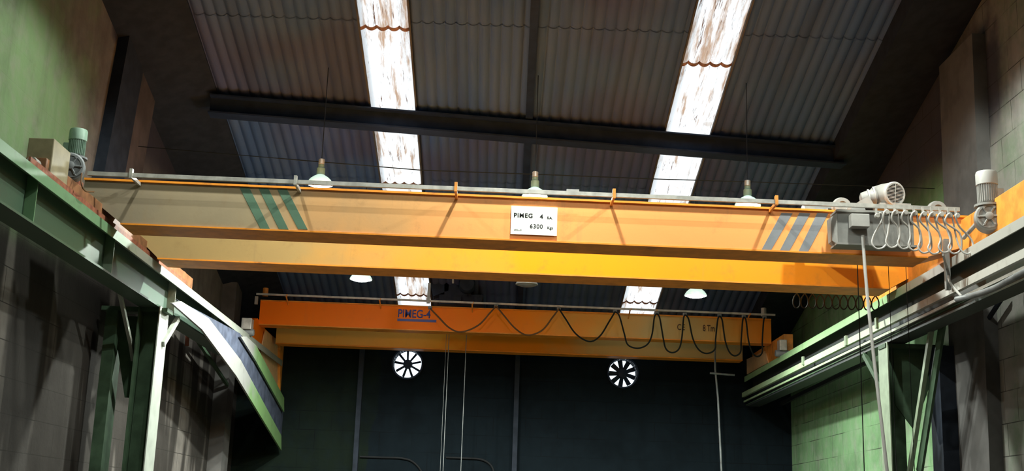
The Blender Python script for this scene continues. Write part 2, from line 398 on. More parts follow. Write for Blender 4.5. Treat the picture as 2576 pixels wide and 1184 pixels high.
# wall pilasters
mb = MB(); yl = 14.7
mb.prism([onX(228, 440, XL+.0), onX(284, 432, XL), onX(400, 0, XL), onX(322, 0, XL)], (0, 0, 0.0001)) if 0 else None
def pil(name, y, wy, d, x, side, z0, z1, mat, lean=0., label=None, cat=None):
    m_ = MB(); s_ = 1 if side == 'l' else -1
    m_.prism([(x, y, z0), (x, y+wy, z0), (x, y+wy+lean, z1), (x, y+lean, z1)], (s_*d, 0, 0))
    return m_.build(name, mat, kind='structure')
pil('trim_40', 14.05, .75, .14, XL, 'l', 4.6, roofz(14.9)-.15, 'slate', .55)
pil('trim_41', 14.80, .72, .12, XL, 'l', 4.6, roofz(15.6)-.15, 'pil', .55)
pil('trim_42', 21.6, .5, .25, XL, 'l', 0, roofz(22)-.15, 'pilR')
pil('trim_43', 13.9, 1.1, .16, XR, 'r', 0, roofz(15)-.12, 'pilR', -.3)
for i, px in enumerate((905, 1299)):
    q = onY(px, 1000, YB); MB().box((q.x, YB-.06, 2.7), (.09, .12, 5.4)).build('trim_%d' % (50+i), 'slate', kind='structure')
# ================================================================== LAMPS
def make_lamp(loc, label, lit=1, hot=False, up_to=None, lamp_power=LAMP_W):
    t = thing('high_bay_lamp', loc, label, 'lamp', 'high-bay lamps hanging under the roof')
    L = Vector(loc); 
    MB().lathe([(.165, 0), (.172, .003), (.172, .012), (.16, .035), (.135, .07), (.10, .10), (.06, .125), (.045, .135), (.04, .13), (.09, .095), (.125, .065), (.152, .03), (.163, .008), (.165, 0)], L, n=40, cap=False).build('lamp_shade', 'glass_shade' if lit else 'alu', t, True)
    MB().lathe([(.001, -.032), (.06, -.029), (.11, -.018), (.145, -.002), (.162, .018), (.160, .028), (.001, .03)], L, n=40).build('lens', 'lens_hot' if hot else 'lens' if lit else 'lens_off', t, True)
    MB().lathe([(.05, .13), (.055, .15), (.055, .22), (.04, .235), (.04, .27), (.028, .275)], L, n=24).build('ballast', 'motorgreen', t, True)
    MB().lathe([(.036, .275), (.040, .28), (.040, .345), (.03, .352)], L, n=24).build('cap', 'alu', t, True)
    top = roofz(L.y)-.01
    MB().tube([L+Vector((0, 0, .35)), (L.x, L.y, top)], .006, 6).build('suspension_rod', 'darksteel', t)
    if lit:
        ld = bpy.data.lights.new('lamp_light', 'SPOT'); ld.energy = lamp_power; ld.color = LAMP_C; ld.spot_size = math.radians(165); ld.spot_blend = .35; ld.shadow_soft_size = .07
        if hot:
            l2 = bpy.data.lights.new('lamp_glare', 'POINT'); l2.energy = 45; l2.color = (1, .97, 1); l2.shadow_soft_size = .12
            o2 = bpy.data.objects.new('lamp_glare', l2); C.objects.link(o2); o2.parent = t; o2.location = (0, 0, -.16)
        lo = bpy.data.objects.new('lamp_light', ld); C.objects.link(lo); lo.parent = t; lo.location = (0, 0, -.05)
    return t
Y1, Y2 = 15.5, 18.4
pa, pb, pc = onY(805, 464, Y1), onY(1345, 496, Y1), onY(1881, 518, Y1)
make_lamp(pa, 'glaring white lamp above the left part of the near girder', hot=True, lamp_power=LAMP_W*4.5)
make_lamp(pb, 'round lit lamp above the capacity sign on the near crane', lamp_power=LAMP_W*3)
make_lamp(pc, 'round lit lamp above the right part of the near girder by the slate stripes', lamp_power=LAMP_W*1.6)
pd, pe, pf = onY(908, 703, Y2), onY(1325, 716, Y2), onY(1750, 744, Y2)
make_lamp(pd, 'lit lamp seen below the near crane, left of the left skylight strip', lamp_power=LAMP_W*4)
make_lamp(pe, 'unlit dim lamp half hidden under the near crane girder', lit=0)
make_lamp(pf, 'lit lamp seen below the near crane, right of the right skylight strip', lamp_power=LAMP_W*2.6)
for y, z, nm, pw in ((11.6, 7.2, 'just in front of the near crane', (1.2, 2.7, 2.4)), (6.8, 8.2, 'farther in front of the near crane', (.12, 1.9, .9)), (2.3, 9.3, 'above the viewer', (.1, .7, .4))):
    for x, s_, k_ in ((-2.9, 'left', 0), (.45, 'middle', 1), (3.75, 'right', 2)):
        make_lamp((x, y, z), '%s lamp of the overhead row %s' % (s_, nm), lamp_power=LAMP_W*pw[k_])
# suspension wire tying the near row
mb = MB(); mb.tube([onY(700, 398, Y1), onY(1062, 428, Y1), onY(1345, 438, Y1), onY(1650, 450, Y1), onY(1882, 457, Y1)], .007, 6)
mb.tube([onY(700, 398, Y1), (XL, Y1, onY(700, 398, Y1).z+.1)], .005, 5)
mb.tube([onY(1882, 457, Y1), (XR, Y1, onY(1882, 457, Y1).z)], .005, 5)
tag(mb.build('lamp_wire', 'cable_d'), 'thin dark wire strung wall to wall past the near row of lamps', 'wire')
# ================================================================== RUNWAYS
RL, RR, ZR = -4.10, 4.82, 4.523
def runway(side):
    s_ = -1 if side == 'l' else 1; x = RL if side == 'l' else RR
    lab = ('left green steel runway beam carrying both cranes along the wall' if side == 'l' else 'right green steel runway beam carrying both cranes along the wall')
    t = thing('runway_beam', (x, 10, ZR-.5), lab, 'beam'); y0, y1 = 2., 23.45
    fh = .105 if side == 'l' else .10
    # cap channel with its lit leg facing the hall
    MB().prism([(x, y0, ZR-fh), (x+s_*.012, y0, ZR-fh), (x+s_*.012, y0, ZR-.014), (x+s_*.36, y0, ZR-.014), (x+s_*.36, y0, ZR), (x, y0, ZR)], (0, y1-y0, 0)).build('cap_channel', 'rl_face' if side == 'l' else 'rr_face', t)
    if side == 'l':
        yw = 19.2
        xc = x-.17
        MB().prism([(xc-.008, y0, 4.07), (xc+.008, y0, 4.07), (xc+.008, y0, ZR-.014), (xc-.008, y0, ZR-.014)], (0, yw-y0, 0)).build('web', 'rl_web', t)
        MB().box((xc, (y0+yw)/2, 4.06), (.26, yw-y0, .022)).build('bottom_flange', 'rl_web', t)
        for yy in (10.6, 12.9, 15.55, 18.0):
            MB().box((xc+.06, yy, 4.29), (.10, .014, .44)).build('stiffener', 'rl_face', t)
    else:
        xc = x+.17
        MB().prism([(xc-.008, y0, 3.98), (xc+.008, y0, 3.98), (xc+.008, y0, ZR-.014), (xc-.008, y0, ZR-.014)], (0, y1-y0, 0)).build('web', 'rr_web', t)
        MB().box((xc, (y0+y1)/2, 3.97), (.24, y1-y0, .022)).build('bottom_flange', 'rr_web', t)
    MB().prism([(x+s_*.15, y0, ZR), (x+s_*.19, y0, ZR), (x+s_*.19, y0, ZR+.045), (x+s_*.15, y0, ZR+.045)], (0, y1-y0, 0)).build('crane_rail', 'rust', t)
    return t
rwl = runway('l'); rwr = runway('r')
# tray and conductor bars hung along the right runway
xt = RR-.02
a1 = onX(2576, 628, xt); a2 = onX(2576, 655, xt)
def bar(name, px0, py0, px1, py1, th, x, mat, lab, cat, dx=.03, grp=None):
    p, q = onX(px0, py0, x), onX(px1, py1, x)
    m_ = MB(); m_.prism([p, p+Vector((dx, 0, 0)), p+Vector((dx, 0, -th)), p+Vector((0, 0, -th))], q-p)
    return tag(m_.build(name, mat), lab, cat, grp)
tray = bar('cable_tray', 2576, 624, 1862, 990, .085, xt, 'rr_pale', 'pale green steel tray running below the right runway beam', 'tray', .05)
for i, py in enumerate((884, 800)): pass
bar('conductor_rail', 2576, 668, 1862, 1012, .03, xt+.03, 'rr_pale', 'thin conductor bar running right under the pale green tray', 'conductor bar', .02)
bar('conductor_rail', 2576, 680, 1862, 1024, .02, xt+.07, 'coldark', 'dark conductor bar lowest of those under the pale green tray', 'conductor bar', .02)
for px, py in ((2128, 856), (2205, 812), (2020, 907)):
    q = onX(px, py, xt-.012); tag(MB().box((q.x, q.y, q.z), (.03, .07, .13)).build('clamp', 'colR'), {2128: 'small green clamp on the tray left of the pale pendant cable', 2205: 'small green clamp on the tray right beside the pale pendant cable', 2020: 'small green clamp on the tray farthest along the hall'}[px], 'clamp')
# thick conduit on the near right wall
pts = [onX(2407, 752, RR-.05), onX(2450, 742, RR-.05), onX(2500, 725, RR-.05), onX(2540, 704, RR-.05), onX(2640, 650, RR-.05)]
tag(MB().tube(spline(pts), .030, 12).build('conduit', 'gearbox', smooth=True), 'thick grey conduit slanting up under the right runway near the crane cable', 'pipe')
# ------------------------------------------------------------------ left support column
def quad_on(x, pix, d, mb=None):
    mb = mb or MB(); mb.prism([onX(a, b, x) for a, b in pix], (d, 0, 0)); return mb
YC = 15.55
cl = thing('support_column', (RL-.1, YC, 0), 'pale painted steel column with bracket carrying the left runway beam', 'column')
xc = -4.12
def ycol(px, py): return onX(px, py, xc)
a, b = ycol(405, 761), ycol(427, 761); 
yc = (a.y+b.y)/2; 
MB().box((xc-.0-.006, yc, 2.03), (.014, b.y-a.y+.02, 4.06)).build('flange', 'colface', cl)
MB().box((xc-.13, yc, 2.03), (.24, .012, 4.06)).build('web', 'coldark', cl)
MB().box((xc-.26, yc, 2.03), (.014, b.y-a.y+.0, 4.06)).build('flange', 'coldark', cl)
MB().box((-4.72, yc, 2.0), (.14, .30, 4.0)).build('wall_post', 'coldark', cl)
MB().prism([(-4.86, yc-.13, 4.0), (-4.86, yc+.13, 4.0), (-4.05, yc+.13, 4.0), (-4.05, yc-.13, 4.0)], (0, 0, .05)).build('bracket_plate', 'coldark', cl)
MB().prism([(-4.75, yc, 3.95), (-4.14, yc, 3.95), (-4.14, yc, 2.95), (-4.50, yc, 2.95)], (0, .02, 0)).build('gusset', 'coldark', cl)
def edge3(A, B, wd, th, mat, nm, par, upv=(1, 0, 0)):
    m_ = MB(); m_.ibar(A, B, th, wd, upv=upv, kind='R'); return m_.build(nm, mat, par)
# light knee brace rising to the right of the column head
edge3((xc+.01, yc+.02, 3.62), (xc+.01, yc+.62, 4.04), .07, .05, 'colface', 'knee_brace', cl)
#edge3((xc+.01, yc-.02, 3.30), (xc+.01, yc-.75, 4.04), .05, .05, 'coldark', 'knee_brace', cl)
# pale raking strut left of the column
A = onX(296, 712, -4.45); B = onX(328, 860, -4.45); D = onX(350, 1010, -4.45)
edge3(A, B, .05, .04, 'colface', 'strut', cl); edge3(B, D, .045, .04, 'colface', 'strut', cl)
c0 = copy_tree(cl); c0.location.y -= 6.3; c0['label'] = 'steel column added unseen left of the view to cast shadow on the left wall'  # unseen extra column, added to throw shadow on the left wall
# ------------------------------------------------------------------ sloping beam beyond the column, made up from a stitching ghost of the runway
xs = -4.02
sb = thing('runway_ghost_beam', (xs, 19, 2), 'sloping beam made up from a ghost image of the left runway beyond the pale column', 'beam')
quad_on(xs, [(427, 762), (450, 757), (520, 800), (601, 905), (704, 1095), (704, 1132), (590, 945), (503, 828)], .03).build('bottom_flange', 'rk_face', sb)
quad_on(xs, [(601, 846), (616, 846), (640, 868), (711, 1000), (711, 1036), (640, 908)], .03).build('top_flange', 'rk_face', sb)
quad_on(xs-.04, [(440, 752), (601, 838), (640, 905), (711, 1034), (704, 1120), (601, 925), (520, 815)], .02).build('web', 'rk_web', sb)
# dark foot stay below
mb = MB(); A, B = onX(640, 1010, -4.3), onX(775, 1190, -4.3); mb.ibar(A, B, .12, .12); tag(mb.build('wall_stay', 'slate'), 'black stay slanting down along the far left wall below the ghost beam', 'brace')
# purlin-like ledge on the left wall behind the column
q0, q1 = onX(470, 815, -4.7), onX(572, 968, -4.7)
mb = MB(); mb.ibar(q0, q1, .05, .05, kind='R'); tag(mb.build('wall_rail', 'coldark'), 'dark rail fixed to the left wall in the gap behind the pale column', 'rail')
mb = MB(); mb.ibar(onX(473, 822, -4.66), onX(470, 870, -4.66), .05, .05, kind='R'); tag(mb.build('wall_hook', 'rust'), 'short rusty bracket hanging on the left wall behind the pale column', 'bracket')
# ------------------------------------------------------------------ right support column
cr = thing('support_column', (RR+.1, 14.5, 0), 'olive steel column with raking strut under the right runway beam', 'column')
xr = 4.86
a, b = onX(2212, 880, xr), onX(2232, 880, xr); yr_ = (a.y+b.y)/2; wr = abs(a.y-b.y)
MB().box((xr, yr_, 1.98), (.014, wr+.05, 3.96)).build('flange', 'colR', cr)
MB().box((xr+.12, yr_, 1.98), (.24, .012, 3.96)).build('web', 'coldark', cr)
MB().box((5.50, yr_-.25, 1.95), (.2, .36, 3.9)).build('wall_post', 'slate', cr)
MB().prism([(4.84, yr_-.14, 3.90), (5.6, yr_-.14, 3.90), (5.6, yr_+.14, 3.90), (4.84, yr_+.14, 3.90)], (0, 0, .05)).build('bracket_plate', 'coldark', cr)
MB().prism([(5.6, yr_, 3.9), (4.98, yr_, 3.9), (4.98, yr_, 3.2), (5.2, yr_, 2.9)], (0, -.02, 0)).build('gusset', 'coldark', cr)
A, B = onX(2350, 782, 5.1), onX(2288, 1190, 5.1)
edge3(A, B, .07, .05, 'colR', 'strut', cr); 
edge3(A+Vector((.08, -.12, 0)), B+Vector((.08, -.12, 0)), .16, .03, 'coldark', 'strut', cr)
edge3((xr+.02, yr_+.05, 3.35), (xr+.02, yr_+.85, 3.94), .07, .05, 'coldark', 'knee_brace', cr)
# V brace on the near right wall
mb = MB(); A, V_, B = onX(2434, 757, 5.66), onX(2484, 806, 5.66), onX(2530, 735, 5.66)
mb.tube([A, V_], .03, 6); mb.tube([V_, B], .03, 6)
tag(mb.build('wall_brace', 'slate'), 'dark V shaped brace against the grey block wall at the right edge', 'brace')
# long pipe on right green wall
bar('wall_pipe', 2185, 900, 1862, 1060, .07, 5.55, 'rr_web', 'dark steel rail along the green right wall below the runway', 'rail', .05)
# ================================================================== NEAR CRANE
K = .0253
def gy(x, d=12.5): return d+K*x
HB, HT, BW = 4.523, 4.99, .46
c1 = thing('bridge_crane', (0, 12.5, HB), 'near overhead crane, orange girders with glare painted tan at left, with white capacity sign', 'crane')
def girder(d, nm, mat, x0, x1, hb, ht, bw, taper, par, dz=0., skew=K, fl=.03, fmat='flange'):
    m_ = MB(); g = lambda x: d+skew*x
    tl, tr = taper
    prof = [(x0+tl, hb), (x1-tr, hb), (x1, hb+.30*(ht-hb) if tr else hb), (x1, ht-.02), (x0, ht-.02), (x0, hb+.68*(ht-hb) if tl else hb)]
    m_.prism([(x, g(x), z) for x, z in prof], (0, bw, 0))
    go = m_.build(nm, mat, par); m_ = MB()
    m_.prism([(x0, g(x0)-fl, ht-.022), (x1, g(x1)-fl, ht-.022), (x1, g(x1)-fl, ht), (x0, g(x0)-fl, ht)], (0, bw+2*fl, 0))
    m_.prism([(x0+tl, g(x0+tl)-.012, hb-.016), (x1-tr, g(x1-tr)-.012, hb-.016), (x1-tr, g(x1-tr)-.012, hb), (x0+tl, g(x0+tl)-.012, hb)], (0, bw+.024, 0))
    m_.build('flange_plates', fmat, go)
    return go
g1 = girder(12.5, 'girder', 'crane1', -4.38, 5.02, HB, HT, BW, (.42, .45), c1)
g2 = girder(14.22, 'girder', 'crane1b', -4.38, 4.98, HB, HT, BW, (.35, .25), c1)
# warning stripes painted on the near girder
def fy(x): return gy(x)-.0035
def stripe(p, mat):
    poly = []
    for a, b in p:
        q = onY(a, b, 12.5); q = onY(a, b, fy(q.x)); q.z = min(max(q.z, HB+.002), HT-.024); poly.append(q)
    MB().prism(poly, (0, .003, 0)).build('warning_stripe', mat, g1)
for tx, bx in ((602, 655), (650, 702), (697, 750)): stripe([(tx, 470), (tx+25, 471), (bx+24, 577), (bx, 576)], 'stripe_g')
for tx, bx in ((1966, 1916), (2011, 1962), (2056, 2009)): stripe([(tx, 535), (tx+28, 536), (bx+24, 633), (bx, 632)], 'stripe_s')
# end carriages
def carriage(x0, x1, y0, y1, z0, z1, par, mat='carriage', wheels=True):
    t_ = MB().box(((x0+x1)/2, (y0+y1)/2, (z0+z1)/2), (abs(x1-x0), y1-y0, z1-z0), bev=.008).build('end_carriage', mat, par)
    for yy in (y0+.28, y1-.28):
        MB().lathe([(.09, -.05), (.105, -.05), (.105, -.035), (.09, -.03), (.09, .03), (.105, .035), (.105, .05), (.02, .05)], ((x0+x1)/2, yy, ZR+.135), (1, 0, 0), 24).build('wheel', 'rust', t_, True)
    for yy, s_ in ((y0-.05, 1), (y1+.05, 1)): MB().lathe([(.05, -.06), (.055, -.03), (.055, .06)], ((x0+x1)/2, yy, (z0+z1)/2), (0, 1, 0), 16).build('buffer', 'galv', t_, True)
    return t_
ec = carriage(-4.36, -4.17, 10.75, 16.4, ZR+.05, ZR+.20, c1, 'carriage_d')
# tall cream head at the front of the left carriage
MB().box((-4.27, 11.05, ZR+.24), (.24, .45, .34), bev=.01).build('carriage_head', 'cream', c1)
MB().box((-4.145, 13.1, ZR+.045), (.02, 5.6, .06)).build('rail_guard', 'rust', c1)
er = carriage(4.95, 5.16, 9.8, 16.2, ZR+.07, ZR+.42, c1)
# festoon rail and brackets in front of the near girder
YR = 12.18
def fr(px, py): 
    q = onY(px, py, YR); return onY(px, py, YR+K*q.x)
rA, rB = fr(221, 436), fr(2413, 527)
mb = MB(); mb.ibar(rA, rB, .042, .035, .006, .006, kind='R'); mb.build('festoon_rail', 'galv', c1)
for i, (tx, ty, bx, by_) in enumerate(((318, 428, 342, 460), (737, 444, 749, 480), (1147, 463, 1146, 497), (1549, 480, 1540, 512), (1961, 496, 1945, 528))):
    q = fr((tx+bx)/2, (ty+by_)/2); zx = rA.z+(q.x-rA.x)/(rB.x-rA.x)*(rB.z-rA.z)
    b_ = MB().box((q.x, q.y-.005, zx+.015), (.030, .05, .10))
    b_.prism([(q.x-.012, q.y+.02, zx-.03), (q.x+.012, q.y+.02, zx-.03), (q.x+.012, gy(q.x)+.02, HT-.06), (q.x-.012, gy(q.x)+.02, HT-.06)], (0, 0, .035))
    b_.build('rail_bracket', 'carriage' if i > 1 else 'galv', c1)
MB().box(fr(1441, 480), (.13, .03, .03)).build('rail_joint', 'lightgrey', c1)
# capacity plate with its lettering
P = [onY(a, b, gy(.2)-.02) for a, b in ((1285, 517), (1401, 520), (1402, 592), (1283, 588))]
W_, H_ = P[1].x-P[0].x, (P[0].z-P[3].z); px0, pz0 = P[3].x+.005, P[3].z
yp = gy(px0)-.02
pl = MB().prism([(px0, yp, pz0), (px0+W_, yp+K*W_, pz0), (px0+W_, yp+K*W_, pz0+H_), (px0, yp, pz0+H_)], (0, .012, 0)).build('capacity_plate', 'white', c1)
xd = (1, K, 0)
def pt(u, v): return (px0+W_*u, yp+K*W_*u-.002, pz0+H_*v)
text('lettering', 'PIMEG', H_*.215, pt(.055, .60), 'ink', pl, .018, xd, 1.0, 1.15)
text('lettering', '4', H_*.215, pt(.625, .585), 'ink', pl, .016, xd)
text('lettering', 'S.A.', H_*.12, pt(.78, .585), 'ink', pl, .016, xd)
text('lettering', '6300', H_*.21, pt(.41, .235), 'ink', pl, .008, xd, 1.0, 1.1)
text('lettering', 'Kgs', H_*.14, pt(.785, .225), 'ink', pl, .006, xd)
text('lettering', 'APOLLO', H_*.07, pt(.07, .13), 'inkfaint', pl, .012, xd)
# ------------------------------------------------------------------ motors
def vmotor(base, s, par, matm, matg, flip=1, gs=1.):
    """upright travel motor with fan cowl and worm gearbox"""
    b = Vector(base); t_ = MB()
    t_.lathe([(.12*s, 0), (.12*s, .02*s), (.07*s, .03*s), (.08*s, .05*s)], b, n=32)
    m_ = MB(); m_.lathe([(.078*s, .04*s), (.078*s, .21*s)], b, n=28)
    for k in range(28):
        a = 2*math.pi*k/28; d = Vector((math.cos(a), math.sin(a), 0)); R_ = Matrix.Rotation(a, 3, 'Z')
        m_.box(b+d*.083*s+Vector((0, 0, .125*s)), (.012*s, .004*s, .17*s), R_)
    t_o = t_.build('motor_flange', matg, par, True)
    mo = m_.build('travel_motor', matm, par, True)
    MB().lathe([(.088*s, .20*s), (.095*s, .205*s), (.095*s, .31*s), (.088*s, .328*s), (.05*s, .335*s)], b, n=32).build('fan_cowl', matm, mo, True)
    MB().box(b+Vector((-.10*s*flip, .0, .12*s)), (.07*s, .10*s, .10*s), bev=.008).build('terminal_box', matm, mo)
    g = MB(); c = b+Vector((0, 0, -.105*s)); s0 = s
    if gs > 1: c = b+Vector((-.02, -.06, -.12*s)); s = s*gs
    g.lathe([(.10*s, -.10*s), (.125*s, -.085*s), (.13*s, 0), (.125*s, .07*s), (.11*s, .085*s)], c, (.35*flip, -1, 0), 28)
    go = g.build('gearbox', matg, par, True)
    f_ = MB(); ax = Vector((.35*flip, -1, 0)).normalized(); u = ax.cross(Vector((0, 0, 1))).normalized(); v = u.cross(ax)
    f_.lathe([(.035*s, .07*s), (.035*s, .115*s), (.02*s, .12*s)], c, ax, 16)
    f_.lathe([(.108*s, .08*s), (.108*s, .095*s), (.09*s, .095*s), (.09*s, .08*s)], c, ax, 28)
    for k in range(6):
        a = math.pi/3*k; d = u*math.cos(a)+v*math.sin(a)
        f_.tube([c+ax*.095*s+d*.02*s, c+ax*.095*s+d*.1*s], .010*s, 6)
        f_.lathe([(.010*s, 0), (.010*s, .018*s)], c+ax*.092*s+d*.085*s, ax, 6)
    f_.build('gearbox_cover', matg, go, True)
    g2_ = MB(); g2_.lathe([(.05*s, -.16*s), (.06*s, -.1*s), (.07*s, .02*s)], c+Vector((.0, .07*s, 0)), (1*flip, .1, 0), 20); g2_.build('output_shaft', matg, go, True)
q = onX(190, 400, -4.22); 
vmotor((q.x, q.y, q.z), .92, c1, 'motorgreen', 'gearbox', 1, 1.2)
MB().box((q.x-.02, q.y+.1, q.z-.26), (.1, .25, .16), bev=.01).build('motor_mount', 'rust', c1)
mb = MB(); A = onX(212, 440, -4.08); 
mb.tube(spline([onX(206, 428, -4.12), onX(205, 462, -4.06), onX(215, 480, -4.05), onX(236, 482, -4.05)]), .008, 6); mb.build('motor_cable', 'cable_r', c1)
q = onX(2487, 540, 4.92)
vmotor((q.x, q.y, q.z+.08), 1.12, c1, 'lightgrey', 'grey', -1)
MB().tube([onX(2474, 543, 4.86), onX(2424, 598, 4.84)], .022, 10).build('torque_arm', 'lightgrey', c1, True)
# ------------------------------------------------------------------ hoist trolley on top of the near crane
ht = thing('hoist_trolley', (4.0, 13.2, HT), 'grey hoist trolley with round slotted motor cowl on the right of the near crane', 'hoist')
yb = 12.30
def hb_(px, py, y=yb): return onY(px, py, y)
a, b = hb_(2106, 533), hb_(2300, 617)
cab = MB(); cx0, cx1, cz0, cz1 = a.x, b.x, b.z, a.z
cab.prism([(cx0, yb, cz0), (cx1, yb, cz0), (cx1, yb, cz1), (cx0, yb, cz1)], (0, .19, 0))
cab_o = cab.build('control_cabinet', 'midgrey', ht)
MB().box(((cx0+cx1)/2, yb+.09, cz1+.012), (cx1-cx0+.03, .25, .02)).build('cabinet_lid', 'grey', cab_o)
MB().prism([(cx0-.05, yb+.04, cz0+.03), (cx0-.005, yb-.012, cz0-.02), (cx0-.005, yb-.012, cz1-.01), (cx0-.06, yb+.04, cz1-.05)], (0, .15, 0)).build('side_plate', 'grey', ht)
MB().box(((cx0+cx1)/2, yb+.095, cz0-.012), (cx1-cx0+.04, .24, .02)).build('bottom_lip', 'grey', ht)
# trolley frame over both girders
MB().box((cx0+.12, 13.8, HT+.08), (.10, 1.6, .10)).build('frame_beam', 'grey', ht)
MB().box((cx1+.05, 13.8, HT+.08), (.10, 1.6, .10)).build('frame_beam', 'grey', ht)
MB().box(((cx0+cx1)/2+.1, 13.45, HT+.10), (cx1-cx0, .9, .06)).build('deck', 'midgrey', ht)
for px, py, r in ((2117, 520, .105), (2357, 531, .105)):
    c = onY(px, py, 12.72)
    MB().lathe([(r*1.0, -.03), (r*1.0, .0), (r*.86, .004), (r*.86, .05), (r*.5, .05), (r*.45, .03), (.03, .03)], (c.x, c.y, HT+r*.75), (0, -1, 0), 36).build('wheel', 'grey', ht, True)
# hoist motor: horizontal drum with slotted round cowl towards the camera
mc = onY(2243, 489, 12.78); ax = Vector((.30, -.95, -.12)).normalized()
R = .135
mo = MB(); mo.lathe([(R*.80, -.24), (R*.95, -.23), (R, -.12), (R*.98, .0), (R*.93, .05), (R*.90, .055)], mc+ax*-.02, ax, 40)
u = ax.cross(Vector((0, 0, 1))).normalized(); v = u.cross(ax)
mo_o = mo.build('hoist_motor', 'grey', ht, True)
ring = MB(); c = mc+ax*.035
ring.lathe([(R*.93, 0), (R*1.0, .005), (R*1.0, .022), (R*.92, .035), (R*.80, .035), (R*.78, .02)], c, ax, 40, cap=False); ring.build('cowl_ring', 'lightgrey', mo_o, True)
gr = MB()
for k in range(-6, 7):
    z = k*R*.115; hw = math.sqrt(max(0, (R*.80)**2-z*z)); gr.tube([c+ax*.03+v*z-u*hw, c+ax*.03+v*z+u*hw], .0032, 5)
gr.tube([c+ax*.033-v*R*.8, c+ax*.033+v*R*.8], .004, 5)
gr.build('cowl_grille', 'lightgrey', mo_o)
MB().lathe([(R*.78, .012), (R*.01, .012)], c, ax, 30).build('cowl_back', 'black', mo_o)
# rounded gearbox housing to the left
gb = MB(); gb.lathe([(.03, -.12), (.07, -.1), (.085, -.03), (.09, .04), (.06, .07)], mc-ax*.10+Vector((-.17, 0, -.03)), (1, -.25, .15), 28)
gb.build('gear_housing', 'grey', ht, True)
ab = MB(); ab.lathe([(.105, -.008), (.105, .008)], mc-ax*.10+Vector((-.13, 0, -.01)), (1, -.25, .15), 28); ab.lathe([(.098, -.008), (.098, .008)], mc-ax*.10+Vector((-.19, 0, -.035)), (1, -.25, .15), 28); ab.build('housing_flange', 'lightgrey', ht, True)
MB().prism([onY(2150, 513, 12.75), onY(2185, 492, 12.75), onY(2200, 516, 12.75)], (0, .05, 0)).build('fin_bracket', 'grey', ht)
MB().box((mc.x+.02, 12.85, HT+.12), (.34, .25, .05)).build('motor_base', 'grey', ht)
MB().lathe([(.13, -.35), (.13, .35)], (3.85, 13.62, HT+.20), (1, 0, 0), 32).build('rope_drum', 'midgrey', ht, True)
# junction box on the cabinet
a, b = onY(2142, 536, yb-.12), onY(2189, 570, yb-.12)
jb = MB().box(((a.x+b.x)/2, yb-.06, (a.z+b.z)/2), (b.x-a.x, .11, a.z-b.z), bev=.006).build('junction_box', 'lightgrey', ht)
# lifting ropes
for px, py, qx, qy, r in ((2158, 700, 2184, 1100, .006), (2236, 700, 2260, 1100, .004), (2280, 700, 2306, 1100, .004)):
    A = onY(px, py, 13.65); tag(MB().tube([(A.x, A.y, HT+.1), (A.x, A.y, .6)], r, 6).build('wire_rope', 'cable_d'), {2158: 'dark hoist rope hanging just left of the pale pendant cable', 2236: 'dark hoist rope hanging right beside the pale pendant cable', 2280: 'dark hoist rope hanging farthest right, before the right column'}[px], 'rope')
# pendant control cable, pale and thick
A = onY(2170, 592, yb-.03); 
B = onY(2240, 1184, 12.0)
tag(MB().tube(spline([A, onY(2178, 700, 12.22), onY(2196, 880, 12.12), onY(2222, 1100, 12.0), onY(2240, 1260, 11.95)], 6), .017, 12).build('pendant_cable', 'cable_l', smooth=True), 'thick pale pendant cable hanging from the grey hoist cabinet', 'cable')
# festoon cable in tight loops
def fz(x, y): return (2060+x/4.229, 420+y/4.229)
T = [(620, 500), (720, 462), (815, 464), (920, 468), (1020, 474), (1118, 482), (1210, 484), (1300, 490), (1390, 496), (1470, 500)]
Bt = [(645, 868), (785, 855), (912, 868), (1025, 885), (1130, 912), (1235, 922), (1345, 908), (1450, 918), (1580, 922)]
fc = thing('festoon_cable', tuple(fr(2200, 540)), 'pale flat cable bunched in tight hanging loops beside the hoist cabinet', 'cable')
fyy = 12.10
for i, c_ in enumerate(Bt):
    a_, b_ = T[i], T[i+1]; y_ = fyy-.012*(i % 2)
    w1 = 72 if i else 80
    P_ = [(a_[0], a_[1]), (a_[0]+26, a_[1]+35), ((a_[0]+b_[0])/2+8, a_[1]+150) if i < 8 else (1480, 640), (c_[0]-w1*.55, c_[1]-210)][:2]
    L_ = [(a_[0], a_[1]), (a_[0]+28, a_[1]+45), (a_[0]+22 if i == 0 else a_[0]+18, a_[1]+130)]
    if i < 8:
        pp = [(a_[0]-4, a_[1]-2), (a_[0]+20, a_[1]+15), (a_[0]+30, a_[1]+90), (c_[0]-w1*.72, c_[1]-150), (c_[0]-w1, c_[1]-60), (c_[0]-w1*.55, c_[1]-8), (c_[0], c_[1]), (c_[0]+w1*.62, c_[1]-22), (c_[0]+w1*.95, c_[1]-80), (c_[0]+w1*.62, c_[1]-220), (b_[0]-38, b_[1]+95), (b_[0]-26, b_[1]+20), (b_[0], b_[1])]
    else:
        pp = [(a_[0], a_[1]), (1415, 520), (1440, 640), (1470, 780), (1520, 890), (1580, 922), (1632, 885), (1635, 800), (1590, 730), (1500, 640), (1462, 560), (1462, 510), (1480, 500)]
    if i == 0: pp = [(660, 480), (685, 520), (690, 580)] + pp[3:]; pp[0:3] = [(640, 490), (668, 500), (672, 560)]
    p3 = []
    for k_, p in enumerate(pp):
        q = onY(*fz(*p), y_+.02*math.sin(k_)); p3.append(q)
    MB().tube(spline(p3, 6), .011, 8, flat=(.0105, .008)).build('cable_loop', 'cable_l', fc, True)
for i, t_ in enumerate(T):
    q = onY(*fz(t_[0], t_[1]+18), fyy); 
    m_ = MB(); m_.lathe([(.022, -.025), (.026, -.02), (.026, .02), (.022, .025)], q, (0, 1, 0), 16); m_.box(q+Vector((0, .03, .05)), (.02, .02, .07)); m_.build('cable_trolley', 'galv', fc, True)
